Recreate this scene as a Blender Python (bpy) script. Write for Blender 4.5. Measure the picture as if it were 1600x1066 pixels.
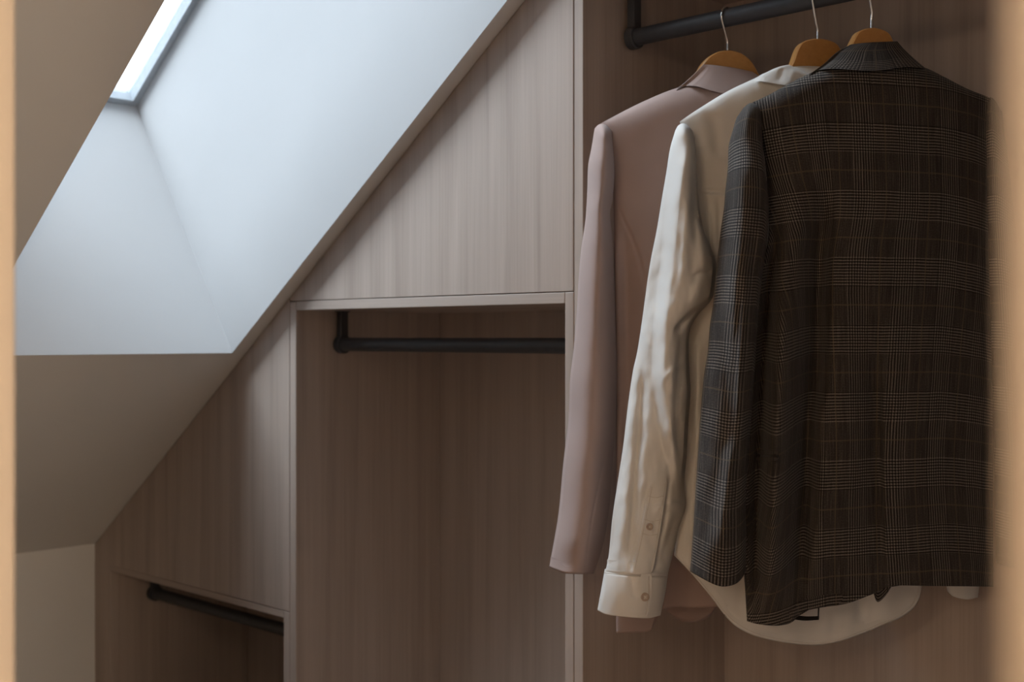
import bpy, bmesh, math, random
import numpy as np
from mathutils import Vector, noise

random.seed(3)
for o in list(bpy.data.objects):
    bpy.data.objects.remove(o, do_unlink=True)
SC = bpy.context.scene
COL = SC.collection

# ------------------------------------------------------------------ camera
FPX = 1900.0                       # focal length in pixels of the 1600 px wide frame
U0, HY = 800.0, 527.0              # principal column and horizon row
TH = math.atan((U0 + 1172.0) / FPX)
CT, ST = math.cos(TH), math.sin(TH)
CAM = np.array([0.0, -1.855, 1.40])
VIEW = np.array([-CT, ST, 0.0])
RIGHT = np.array([ST, CT, 0.0])
UP = np.array([0.0, 0.0, 1.0])

cd = bpy.data.cameras.new('camera')
cam = bpy.data.objects.new('camera', cd)
COL.objects.link(cam)
cd.sensor_fit = 'HORIZONTAL'
cd.sensor_width = 36.0
cd.lens = 36.0 * FPX / 1600.0
cd.shift_y = (HY - 533.0) / 1600.0
cd.clip_start = 0.02
cam.location = CAM
cam.rotation_euler = Vector(VIEW).to_track_quat('-Z', 'Y').to_euler()
cd.dof.use_dof = True
cd.dof.focus_distance = 2.14
cd.dof.aperture_fstop = 3.9
SC.camera = cam

# ------------------------------------------------------------------ daylight, lamp, exposure
world = bpy.data.worlds.new('overcast_sky')
SC.world = world
world.use_nodes = True
wn = world.node_tree.nodes
wn['Background'].inputs['Color'].default_value = (0.80, 0.885, 1.0, 1)
wn['Background'].inputs['Strength'].default_value = 5.2

sun = bpy.data.lights.new('hazy_sun', 'SUN')
sun.energy = 9.4
sun.angle = math.radians(48.0)
sun.color = (0.85, 0.92, 1.0)
so = bpy.data.objects.new('hazy_sun', sun)
so.rotation_euler = Vector((0.34, 0.36, -0.86)).to_track_quat('-Z', 'Y').to_euler()
so.location = (-4.5, -1.2, 5.0)
COL.objects.link(so)

# warm bedroom ceiling lamp opposite the door, plus a light added for ambience
for nm, loc, en in (('bedroom_ceiling_lamp_light', (0.15, -3.6, 2.1), 24.0), ('bedroom_ambience_light', (1.5, -2.27, 1.75), 165.0)):
    pl = bpy.data.lights.new(nm, 'POINT')
    pl.energy = en
    pl.color = (1.0, 0.78, 0.56)
    pl.shadow_soft_size = 0.18
    lo = bpy.data.objects.new(nm, pl)
    lo.location = loc
    COL.objects.link(lo)

SC.view_settings.view_transform = 'Standard'
SC.view_settings.look = 'None'
SC.view_settings.gamma = 1.0
SC.view_settings.use_curve_mapping = False
SC.view_settings.exposure = 0.0


# ------------------------------------------------------------------ projection helpers (survey of the photograph)
def ray(x, y):
    return VIEW + RIGHT * ((x - U0) / FPX) + UP * ((HY - y) / FPX)

def on_plane(x, y, P, n):
    d = ray(x, y)
    return CAM + d * (np.dot(np.asarray(P) - CAM, n) / np.dot(d, n))


# ------------------------------------------------------------------ materials
def new_mat(name):
    m = bpy.data.materials.new(name)
    m.use_nodes = True
    nt = m.node_tree
    return m, nt, nt.nodes['Principled BSDF']

def N(nt, typ, **kw):
    n = nt.nodes.new(typ)
    for k, v in kw.items():
        setattr(n, k, v)
    return n

def math_node(nt, op, a, b=None, c=None):
    n = nt.nodes.new('ShaderNodeMath')
    n.operation = op
    for i, v in enumerate((a, b, c)):
        if v is None:
            continue
        if isinstance(v, (int, float)):
            n.inputs[i].default_value = v
        else:
            nt.links.new(v, n.inputs[i])
    return n.outputs[0]

def ramp(nt, fac, stops):
    r = nt.nodes.new('ShaderNodeValToRGB')
    cr = r.color_ramp
    cr.elements[0].position, cr.elements[0].color = stops[0][0], (*stops[0][1], 1)
    cr.elements[1].position, cr.elements[1].color = stops[-1][0], (*stops[-1][1], 1)
    for p, c in stops[1:-1]:
        e = cr.elements.new(p)
        e.color = (*c, 1)
    nt.links.new(fac, r.inputs[0])
    return r.outputs[0]

def wood_mat(name, grain, dark, mid, light, rough=0.5, scale=1.0, spec=0.35):
    """laminate with straight grain; grain = axis index along which the fibres run"""
    m, nt, b = new_mat(name)
    tc = N(nt, 'ShaderNodeTexCoord')
    def mapped(across, along):
        mp = N(nt, 'ShaderNodeMapping')
        s = [across * scale] * 3
        s[grain] = along * scale
        mp.inputs['Scale'].default_value = s
        nt.links.new(tc.outputs['Object'], mp.inputs['Vector'])
        return mp.outputs[0]
    n1 = N(nt, 'ShaderNodeTexNoise')
    n1.inputs['Scale'].default_value = 1.0
    n1.inputs['Detail'].default_value = 5.2
    n1.inputs['Distortion'].default_value = 0.5
    nt.links.new(mapped(22, 0.8), n1.inputs['Vector'])
    n2 = N(nt, 'ShaderNodeTexNoise')
    n2.inputs['Scale'].default_value = 1.0
    n2.inputs['Detail'].default_value = 5.2
    n2.inputs['Roughness'].default_value = 0.7
    nt.links.new(mapped(170, 2.2), n2.inputs['Vector'])
    f = math_node(nt, 'MULTIPLY_ADD', n1.outputs[0], 0.62, math_node(nt, 'MULTIPLY', n2.outputs[0], 0.38))
    col = ramp(nt, f, [(0.30, dark), (0.50, mid), (0.70, light)])
    nt.links.new(col, b.inputs['Base Color'])
    b.inputs['Roughness'].default_value = rough
    b.inputs['Specular IOR Level'].default_value = spec
    bp = N(nt, 'ShaderNodeBump')
    bp.inputs['Strength'].default_value = 0.12
    bp.inputs['Distance'].default_value = 0.0008
    nt.links.new(n2.outputs[0], bp.inputs['Height'])
    nt.links.new(bp.outputs[0], b.inputs['Normal'])
    return m

def paint_mat(name, col, rough=0.85):
    m, nt, b = new_mat(name)
    tc = N(nt, 'ShaderNodeTexCoord')
    n = N(nt, 'ShaderNodeTexNoise')
    n.inputs['Scale'].default_value = 3.0
    n.inputs['Detail'].default_value = 3.0
    nt.links.new(tc.outputs['Object'], n.inputs['Vector'])
    c2 = tuple(c * 0.965 for c in col)
    nt.links.new(ramp(nt, n.outputs[0], [(0.3, c2), (0.7, col)]), b.inputs['Base Color'])
    b.inputs['Roughness'].default_value = rough
    b.inputs['Specular IOR Level'].default_value = 0.2
    n3 = N(nt, 'ShaderNodeTexNoise')
    n3.inputs['Scale'].default_value = 260.0
    nt.links.new(tc.outputs['Object'], n3.inputs['Vector'])
    bp = N(nt, 'ShaderNodeBump')
    bp.inputs['Strength'].default_value = 0.04
    bp.inputs['Distance'].default_value = 0.001
    nt.links.new(n3.outputs[0], bp.inputs['Height'])
    nt.links.new(bp.outputs[0], b.inputs['Normal'])
    return m

def plain_mat(name, col, rough=0.5, metal=0.0, spec=0.5, noise_scale=60, var=0.08):
    m, nt, b = new_mat(name)
    tc = N(nt, 'ShaderNodeTexCoord')
    n = N(nt, 'ShaderNodeTexNoise')
    n.inputs['Scale'].default_value = noise_scale
    n.inputs['Detail'].default_value = 3.0
    nt.links.new(tc.outputs['Object'], n.inputs['Vector'])
    nt.links.new(ramp(nt, n.outputs[0], [(0.3, tuple(c * (1 - var) for c in col)), (0.7, tuple(min(1, c * (1 + var)) for c in col))]), b.inputs['Base Color'])
    b.inputs['Roughness'].default_value = rough
    b.inputs['Metallic'].default_value = metal
    b.inputs['Specular IOR Level'].default_value = spec
    return m

def cloth_mat(name, col, var=0.1, sheen=0.25, weave=900.0, bump=0.25, rough=0.9):
    m, nt, b = new_mat(name)
    tc = N(nt, 'ShaderNodeTexCoord')
    n = N(nt, 'ShaderNodeTexNoise')
    n.inputs['Scale'].default_value = weave
    n.inputs['Detail'].default_value = 2.0
    nt.links.new(tc.outputs['UV'], n.inputs['Vector'])
    n2 = N(nt, 'ShaderNodeTexNoise')
    n2.inputs['Scale'].default_value = 14.0
    nt.links.new(tc.outputs['UV'], n2.inputs['Vector'])
    f = math_node(nt, 'MULTIPLY_ADD', n.outputs[0], 0.7, math_node(nt, 'MULTIPLY', n2.outputs[0], 0.3))
    nt.links.new(ramp(nt, f, [(0.3, tuple(c * (1 - var) for c in col)), (0.7, tuple(min(1, c * (1 + var)) for c in col))]), b.inputs['Base Color'])
    b.inputs['Roughness'].default_value = rough
    b.inputs['Specular IOR Level'].default_value = 0.15
    b.inputs['Sheen Weight'].default_value = sheen
    b.inputs['Sheen Roughness'].default_value = 0.4
    bp = N(nt, 'ShaderNodeBump')
    bp.inputs['Strength'].default_value = bump
    bp.inputs['Distance'].default_value = 0.0006
    nt.links.new(n.outputs[0], bp.inputs['Height'])
    nt.links.new(bp.outputs[0], b.inputs['Normal'])
    return m

def check_mat(name):
    """glen check suiting: fine dark-and-light thread stripes that group into bands both ways, plus a pale overcheck"""
    m, nt, b = new_mat(name)
    tc = N(nt, 'ShaderNodeTexCoord')
    sx = N(nt, 'ShaderNodeSeparateXYZ')
    # slight yarn waviness
    nz = N(nt, 'ShaderNodeTexNoise')
    nz.inputs['Scale'].default_value = 25.0
    nt.links.new(tc.outputs['UV'], nz.inputs['Vector'])
    nt.links.new(tc.outputs['UV'], sx.inputs[0])
    wob = math_node(nt, 'MULTIPLY', math_node(nt, 'SUBTRACT', nz.outputs[0], 0.5), 0.0022)
    u = math_node(nt, 'ADD', sx.outputs[0], wob)
    v = math_node(nt, 'ADD', math_node(nt, 'ADD', sx.outputs[1], 0.0245), wob)
    def band(x, period, lo, hi):
        f = math_node(nt, 'FRACT', math_node(nt, 'DIVIDE', x, period))
        return math_node(nt, 'MULTIPLY', math_node(nt, 'GREATER_THAN', f, lo), math_node(nt, 'LESS_THAN', f, hi))
    def stripes(x, p, duty):
        f = math_node(nt, 'FRACT', math_node(nt, 'DIVIDE', x, p))
        return math_node(nt, 'LESS_THAN', f, duty)
    PV, PH = 0.116, 0.090
    hb = band(v, PV, 0.26, 0.70)
    vb = band(u, PH, 0.30, 0.78)
    tri_h = math_node(nt, 'SUBTRACT', stripes(v, 0.0052, 0.46), 0.46)
    tri_v = math_node(nt, 'SUBTRACT', stripes(u, 0.0052, 0.46), 0.46)
    hs = math_node(nt, 'MULTIPLY', hb, tri_h)
    vs = math_node(nt, 'MULTIPLY', vb, tri_v)
    hf = math_node(nt, 'SUBTRACT', stripes(v, 0.0026, 0.5), 0.5)
    vf = math_node(nt, 'SUBTRACT', stripes(u, 0.0026, 0.5), 0.5)
    fine = math_node(nt, 'MULTIPLY', math_node(nt, 'ADD', hf, vf), 0.10)
    oh = band(v, PV, 0.975, 0.999)
    ov = band(u, PH, 0.0, 0.028)
    n2 = N(nt, 'ShaderNodeTexNoise')
    n2.inputs['Scale'].default_value = 420.0
    n2.inputs['Detail'].default_value = 2.0
    nt.links.new(tc.outputs['UV'], n2.inputs['Vector'])
    n3 = N(nt, 'ShaderNodeTexNoise')
    n3.inputs['Scale'].default_value = 1.0
    mp = N(nt, 'ShaderNodeMapping')
    mp.inputs['Scale'].default_value = (600, 14, 1)
    nt.links.new(tc.outputs['UV'], mp.inputs['Vector'])
    nt.links.new(mp.outputs[0], n3.inputs['Vector'])
    val = math_node(nt, 'MULTIPLY_ADD', hs, 0.44, 0.22)
    val = math_node(nt, 'MULTIPLY_ADD', vs, 0.38, val)
    val = math_node(nt, 'ADD', val, fine)
    val = math_node(nt, 'MULTIPLY_ADD', hb, 0.02, val)
    val = math_node(nt, 'MULTIPLY_ADD', math_node(nt, 'SUBTRACT', n2.outputs[0], 0.5), 0.30, val)
    val = math_node(nt, 'MULTIPLY_ADD', math_node(nt, 'SUBTRACT', n3.outputs[0], 0.5), 0.50, val)
    col = ramp(nt, val, [(0.0, (0.012, 0.009, 0.008)), (0.25, (0.046, 0.037, 0.032)), (0.70, (0.25, 0.215, 0.185))])
    ovc = math_node(nt, 'MULTIPLY', math_node(nt, 'MAXIMUM', oh, ov), 0.38)
    mx = N(nt, 'ShaderNodeMix', data_type='RGBA')
    nt.links.new(ovc, mx.inputs['Factor'])
    nt.links.new(col, mx.inputs['A'])
    mx.inputs['B'].default_value = (0.16, 0.115, 0.070, 1)
    nt.links.new(mx.outputs['Result'], b.inputs['Base Color'])
    b.inputs['Roughness'].default_value = 0.85
    b.inputs['Specular IOR Level'].default_value = 0.2
    b.inputs['Sheen Weight'].default_value = 0.08
    bp = N(nt, 'ShaderNodeBump')
    bp.inputs['Strength'].default_value = 0.3
    bp.inputs['Distance'].default_value = 0.0006
    nt.links.new(val, bp.inputs['Height'])
    nt.links.new(bp.outputs[0], b.inputs['Normal'])
    return m

def glass_mat(name):
    m, nt, b = new_mat(name)
    nt.nodes.remove(b)
    out = nt.nodes['Material Output']
    t = N(nt, 'ShaderNodeBsdfTransparent')
    t.inputs[0].default_value = (0.93, 0.96, 0.97, 1)
    g = N(nt, 'ShaderNodeBsdfGlossy')
    g.inputs['Roughness'].default_value = 0.02
    fr = N(nt, 'ShaderNodeFresnel')
    fr.inputs[0].default_value = 1.3
    mx = N(nt, 'ShaderNodeMixShader')
    nt.links.new(fr.outputs[0], mx.inputs[0])
    nt.links.new(t.outputs[0], mx.inputs[1])
    nt.links.new(g.outputs[0], mx.inputs[2])
    nt.links.new(mx.outputs[0], out.inputs[0])
    return m

WD, WM, WL = (0.36, 0.285, 0.238), (0.455, 0.37, 0.316), (0.53, 0.44, 0.382)
M = dict(
    wood_v=wood_mat('taupe_oak_laminate_upright', 2, WD, WM, WL),
    wood_h=wood_mat('taupe_oak_laminate_level', 0, WD, WM, WL),
    jamb=wood_mat('pale_honey_wood', 2, (0.40, 0.345, 0.285), (0.47, 0.41, 0.345), (0.53, 0.465, 0.39), rough=0.55),
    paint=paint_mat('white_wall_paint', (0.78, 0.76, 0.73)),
    reveal=paint_mat('dimmed_white_reveal_paint', (0.46, 0.455, 0.455)),  # white paint, colour darkened to tone down the daylight on it
    floor=wood_mat('brown_floorboards', 0, (0.20, 0.12, 0.07), (0.28, 0.175, 0.105), (0.36, 0.23, 0.14), scale=0.6),
    black=plain_mat('matt_black_metal', (0.055, 0.057, 0.064), rough=0.5, spec=0.5),
    frame=plain_mat('white_window_frame', (0.40, 0.43, 0.46), rough=0.5),
    chrome=plain_mat('polished_steel', (0.80, 0.80, 0.80), rough=0.16, metal=1.0, var=0.02),
    hanger=wood_mat('honey_varnished_wood', 0, (0.36, 0.165, 0.045), (0.47, 0.23, 0.07), (0.55, 0.29, 0.10), rough=0.3, scale=0.7, spec=0.5),
    glass=glass_mat('window_glass'),
    mauve=cloth_mat('dusty_mauve_wool', (0.40, 0.295, 0.265), sheen=0.12, weave=1500),
    white=cloth_mat('white_cotton', (0.77, 0.745, 0.71), var=0.03, sheen=0.05, weave=2500, bump=0.12),
    check=check_mat('glen_check_wool'),
    lining=cloth_mat('black_lining', (0.02, 0.017, 0.015)),
    button=plain_mat('pearl_button', (0.50, 0.39, 0.31), rough=0.3, noise_scale=300),
    thread=plain_mat('thread', (0.66, 0.61, 0.55), rough=0.8),
)


# ------------------------------------------------------------------ object helpers
def link(name, verts, faces, mat, parent=None, smooth=False, uvs=None, base=(0, 0, 0)):
    me = bpy.data.meshes.new(name)
    v = np.asarray(verts, float) - np.asarray(base)
    me.from_pydata([tuple(p) for p in v], [], [tuple(int(i) for i in f) for f in faces])
    me.materials.append(mat)
    if uvs is not None:
        lay = me.uv_layers.new(name='UVMap')
        idx = np.empty(len(me.loops), dtype=np.int32)
        me.loops.foreach_get('vertex_index', idx)
        lay.data.foreach_set('uv', np.asarray(uvs, np.float32)[idx].ravel())
    if smooth:
        me.polygons.foreach_set('use_smooth', [True] * len(me.polygons))
    me.update()
    o = bpy.data.objects.new(name, me)
    COL.objects.link(o)
    if parent is not None:
        o.parent = parent
    else:
        o.location = base
    return o

def from_bm(name, bm, mat, parent=None, smooth=False, base=(0, 0, 0)):
    bmesh.ops.recalc_face_normals(bm, faces=bm.faces[:])
    bmesh.ops.translate(bm, vec=-Vector(base), verts=bm.verts[:])
    me = bpy.data.meshes.new(name)
    bm.to_mesh(me)
    bm.free()
    me.materials.append(mat)
    if smooth:
        me.polygons.foreach_set('use_smooth', [True] * len(me.polygons))
    o = bpy.data.objects.new(name, me)
    COL.objects.link(o)
    if parent is not None:
        o.parent = parent
    else:
        o.location = base
    return o

def world_base(o):
    b = Vector((0, 0, 0))
    while o is not None:
        b += o.location
        o = o.parent
    return tuple(b)

def empty(name, loc, label=None, cat=None, group=None, kind=None):
    o = bpy.data.objects.new(name, None)
    o.empty_display_size = 0.1
    o.location = loc
    COL.objects.link(o)
    tag(o, label, cat, group, kind)
    return o

def tag(o, label=None, cat=None, group=None, kind=None):
    if label: o['label'] = label
    if cat: o['category'] = cat
    if group: o['group'] = group
    if kind: o['kind'] = kind
    return o

def box_bm(lo, hi, bevel=0.0012, bm=None):
    bm = bm or bmesh.new()
    r = bmesh.ops.create_cube(bm, size=1.0)
    lo, hi = Vector(lo), Vector(hi)
    for v in r['verts']:
        v.co = Vector([(lo[i] + hi[i]) / 2 + v.co[i] * (hi[i] - lo[i]) for i in range(3)])
    if bevel:
        es = list({e for v in r['verts'] for e in v.link_edges})
        bmesh.ops.bevel(bm, geom=es, offset=bevel, segments=1, affect='EDGES')
    return bm

def box(name, lo, hi, mat, parent=None, bevel=0.0012):
    return from_bm(name, box_bm(lo, hi, bevel), mat, parent, base=world_base(parent))

def prism(name, poly, axis_lo, axis_hi, mat, parent=None, axis=1, bevel=0.001):
    """polygon in the two other axes, extruded along `axis`"""
    bm = bmesh.new()
    other = [i for i in range(3) if i != axis]
    def mk(p, a):
        c = [0, 0, 0]
        c[other[0]], c[other[1]], c[axis] = p[0], p[1], a
        return bm.verts.new(c)
    A = [mk(p, axis_lo) for p in poly]
    B = [mk(p, axis_hi) for p in poly]
    n = len(poly)
    bm.faces.new(A)
    bm.faces.new(B[::-1])
    for i in range(n):
        bm.faces.new([A[i], B[i], B[(i + 1) % n], A[(i + 1) % n]])
    if bevel:
        bmesh.ops.bevel(bm, geom=bm.edges[:], offset=bevel, segments=1, affect='EDGES')
    return from_bm(name, bm, mat, parent, base=world_base(parent))

def tube(name, pts, radius, mat, parent=None, seg=16, caps=True):
    pts = [Vector(p) for p in pts]
    verts, faces = [], []
    prev = None
    for i, p in enumerate(pts):
        d = (pts[min(i + 1, len(pts) - 1)] - pts[max(i - 1, 0)]).normalized()
        if prev is None:
            ref = Vector((0, 0, 1)) if abs(d.z) < 0.9 else Vector((1, 0, 0))
            a = d.cross(ref).normalized()
        else:
            a = (prev - d * prev.dot(d)).normalized()
        b = d.cross(a)
        prev = a
        rr = radius[i] if isinstance(radius, (list, tuple)) else radius
        for k in range(seg):
            t = 2 * math.pi * k / seg
            verts.append(p + a * (rr * math.cos(t)) + b * (rr * math.sin(t)))
    for i in range(len(pts) - 1):
        for k in range(seg):
            k2 = (k + 1) % seg
            faces.append((i * seg + k, i * seg + k2, (i + 1) * seg + k2, (i + 1) * seg + k))
    if caps:
        faces.append(tuple(range(seg - 1, -1, -1)))
        faces.append(tuple(range((len(pts) - 1) * seg, len(pts) * seg)))
    return link(name, verts, faces, mat, parent, smooth=True, base=world_base(parent))

def sharp_by_angle(o, ang=40):
    o.data.set_sharp_from_angle(angle=math.radians(ang))
    return o


# ------------------------------------------------------------------ dimensions surveyed from the photograph
SLOPE = math.radians(36.04)
KX, KZ = -3.622, 0.746                       # where the sloping ceiling meets the low wall
def ceil_z(X): return KZ + (X - KX) * math.tan(SLOPE)
FLAT_Z = 2.75
FLAT_X = KX + (FLAT_Z - KZ) / math.tan(SLOPE)
DOOR_Y0, DOOR_Y1 = -1.545, -1.425            # doorway wall, bedroom side and closet side
JAMB_R, JAMB_L = -0.127, -0.976
NICHE = 0.50

# ------------------------------------------------------------------ the setting
floor = tag(box('floor', (-3.9, -5.1, -0.05), (3.1, 0.7, 0.0), M['floor'], None, 0), 'brown wooden floor of the dressing room', kind='structure')

# sloping ceiling with the roof window opening
OX0, OX1, OY0, OY1 = -2.781, -1.30, -0.745, -0.042
ceil_o = empty('ceiling', (0, 0, 0), kind='structure')
ceil_o['label'] = 'white sloping attic ceiling cut by a deep roof window opening'
def slope_sheet():
    xs = [KX - 0.03, OX0, OX1, FLAT_X]
    ys = [DOOR_Y1 - 0.02, OY0, OY1, NICHE + 0.06]
    nrm = np.array([-math.sin(SLOPE), 0, math.cos(SLOPE)]) * 0.012
    V, Fc = [], []
    for i in range(4):
        for j in range(4):
            V.append(np.array([xs[i], ys[j], ceil_z(xs[i])]))
    nv = len(V)
    V += [p + nrm for p in V]
    for i in range(3):
        for j in range(3):
            if i == 1 and j == 1:
                continue
            a, b, c, d = i * 4 + j, (i + 1) * 4 + j, (i + 1) * 4 + j + 1, i * 4 + j + 1
            Fc.append((a, d, c, b))
            Fc.append((a + nv, b + nv, c + nv, d + nv))
    return link('sloped_ceiling', V, Fc, M['paint'], ceil_o)
slope_sheet()
box('flat_ceiling', (FLAT_X - 0.012, DOOR_Y1 - 0.02, FLAT_Z), (0.3, NICHE + 0.06, FLAT_Z + 0.05), M['paint'], ceil_o, 0)

# deep plastered reveal of the roof window
SH = np.array([-0.509, 0.0, 0.732])
def op(x, y, k): return np.array([x, y, ceil_z(x)]) + SH * k
def reveal(name, a, b):
    """one plastered side of the opening, from the ceiling up to the window, with thickness"""
    out = np.cross(b - a, SH)
    out = -out / np.linalg.norm(out) * 0.015
    p = [a, b, b + SH, a + SH]
    q = [a + out + SH * 0.03, b + out + SH * 0.03, b + SH + out, a + SH + out]
    return link(name, p + q, [(0, 1, 2, 3), (7, 6, 5, 4), (0, 4, 5, 1), (1, 5, 6, 2), (2, 6, 7, 3), (3, 7, 4, 0)], M['reveal'], ceil_o)
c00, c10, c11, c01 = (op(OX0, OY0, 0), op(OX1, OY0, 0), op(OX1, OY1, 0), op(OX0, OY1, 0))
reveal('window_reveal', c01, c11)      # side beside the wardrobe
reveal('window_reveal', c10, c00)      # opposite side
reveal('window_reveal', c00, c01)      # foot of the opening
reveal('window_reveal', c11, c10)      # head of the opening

# roof window: frame bars, gasket and pane
win = empty('window_1', tuple(op(OX0, OY0, 1.0)), kind='structure')
win['label'] = 'bright roof window at the top of the deep white opening'
sl = np.array([math.cos(SLOPE), 0, math.sin(SLOPE)])
nr = np.array([-math.sin(SLOPE), 0, math.cos(SLOPE)])
yv = np.array([0, 1.0, 0])
def bar(name, P, a, b, c, mat):
    """box from corner P with edge vectors a, b, c"""
    v = [P + a * i + b * j + c * k for i in (0, 1) for j in (0, 1) for k in (0, 1)]
    f = [(0, 1, 3, 2), (4, 6, 7, 5), (0, 4, 5, 1), (2, 3, 7, 6), (0, 2, 6, 4), (1, 5, 7, 3)]
    o = link(name, v, f, mat, win, base=world_base(win))
    return o
W0 = op(OX0, OY0, 1.0)
LW = (OX1 - OX0) / math.cos(SLOPE)
HW = OY1 - OY0
FB = 0.020
bar('window_frame', W0 - sl * 0.01 - yv * 0.01 + nr * -0.012, sl * (LW + 0.02), yv * (FB + 0.01), nr * 0.05, M['frame'])
bar('window_frame', W0 - sl * 0.01 + yv * (HW - FB) + nr * -0.012, sl * (LW + 0.02), yv * (FB + 0.01), nr * 0.05, M['frame'])
bar('window_frame', W0 - sl * 0.01 + yv * FB + nr * -0.012, sl * (FB + 0.01), yv * (HW - 2 * FB), nr * 0.05, M['frame'])
bar('window_frame', W0 + sl * (LW - FB) + yv * FB + nr * -0.012, sl * (FB + 0.01), yv * (HW - 2 * FB), nr * 0.05, M['frame'])
bar('window_pane', W0 + sl * FB + yv * FB + nr * 0.018, sl * (LW - 2 * FB), yv * (HW - 2 * FB), nr * 0.006, M['glass'])
# daylight sampling gate in the window opening (a portal: it emits nothing itself)
ar = bpy.data.lights.new('window_portal', 'AREA')
ar.shape = 'RECTANGLE'
ar.size, ar.size_y = LW, HW
ar.cycles.is_portal = True
ao = bpy.data.objects.new('window_portal', ar)
pc = W0 + sl * LW / 2 + yv * HW / 2 + nr * 0.05
ao.matrix_world = (__import__('mathutils').Matrix(((sl[0], 0.0, nr[0], pc[0]), (sl[1], 1.0, nr[1], pc[1]), (sl[2], 0.0, nr[2], pc[2]), (0, 0, 0, 1))))
COL.objects.link(ao)

# walls
def wall(name, lo, hi, label, mat='paint'):
    o = box(name, lo, hi, M[mat], None, 0)
    tag(o, label, None, None, 'structure')
    return o
wall('wall_left', (KX - 0.10, DOOR_Y1 - 0.02, -0.01), (KX, NICHE + 0.06, ceil_z(KX) + 0.02), 'low white knee wall under the sloping ceiling')
wall('wall_back', (KX - 0.10, NICHE + 0.035, -0.01), (0.3, NICHE + 0.10, FLAT_Z + 0.05), 'white wall hidden behind the wardrobe units')
wall('wall_right', (0.02, DOOR_Y1 - 0.02, -0.01), (0.10, NICHE + 0.05, FLAT_Z + 0.02), 'white side wall of the dressing room')
fw = empty('wall_front', (0, 0, 0), kind='structure')
fw['label'] = 'wall with the doorway the picture is taken through'
DOOR_H = 2.10
box('wall_piece', (KX - 0.10, DOOR_Y0 + 0.01, -0.01), (JAMB_L - 0.03, DOOR_Y1 - 0.01, 3.0), M['paint'], fw, 0)
box('wall_piece', (JAMB_R + 0.03, DOOR_Y0 + 0.01, -0.01), (3.1, DOOR_Y1 - 0.01, 3.0), M['paint'], fw, 0)
box('wall_piece', (JAMB_L - 0.03, DOOR_Y0 + 0.01, DOOR_H + 0.03), (JAMB_R + 0.03, DOOR_Y1 - 0.01, 3.0), M['paint'], fw, 0)
# bedroom behind the photographer
bed = empty('wall_bedroom', (0, 0, 0), kind='structure')
bed['label'] = 'white bedroom walls and ceiling behind the doorway'
box('wall_piece', (-2.4, -5.0, -0.01), (-2.3, DOOR_Y0 + 0.02, 2.5), M['paint'], bed, 0)
box('wall_piece', (2.6, -5.0, -0.01), (2.7, DOOR_Y0 + 0.02, 2.5), M['paint'], bed, 0)
box('wall_piece', (-2.4, -5.0, -0.01), (2.7, -4.9, 2.5), M['paint'], bed, 0)
box('ceiling_piece', (-2.4, -5.0, 2.45), (2.7, DOOR_Y0 + 0.02, 2.55), M['paint'], bed, 0)

# door lining: two jambs with stop bead, and a head
dr = empty('door_1', ((JAMB_L + JAMB_R) / 2, (DOOR_Y0 + DOOR_Y1) / 2, 0), kind='structure')
dr['label'] = 'pale honey wood door lining framing the view on both sides'
box('door_jamb', (JAMB_L - 0.03, DOOR_Y0, 0), (JAMB_L, DOOR_Y1, DOOR_H), M['jamb'], dr, 0.002)
box('door_stop', (JAMB_L, DOOR_Y1 - 0.018, 0), (JAMB_L + 0.004, DOOR_Y1, DOOR_H), M['jamb'], dr, 0.0015)
box('door_jamb', (JAMB_R, DOOR_Y0, 0), (JAMB_R + 0.03, DOOR_Y1, DOOR_H), M['jamb'], dr, 0.004)
box('door_head', (JAMB_L - 0.03, DOOR_Y0, DOOR_H), (JAMB_R + 0.03, DOOR_Y1, DOOR_H + 0.03), M['jamb'], dr, 0.002)
box('architrave', (JAMB_R + 0.012, DOOR_Y0 - 0.014, 0), (JAMB_R + 0.085, DOOR_Y0, DOOR_H + 0.08), M['jamb'], dr, 0.003)
box('architrave', (JAMB_L - 0.085, DOOR_Y0 - 0.014, 0), (JAMB_L - 0.012, DOOR_Y0, DOOR_H + 0.08), M['jamb'], dr, 0.003)


# ------------------------------------------------------------------ wardrobe units
def slope_cut(x): return ceil_z(x) - 0.002
G = 0.0012                                   # open joint between panels

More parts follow.
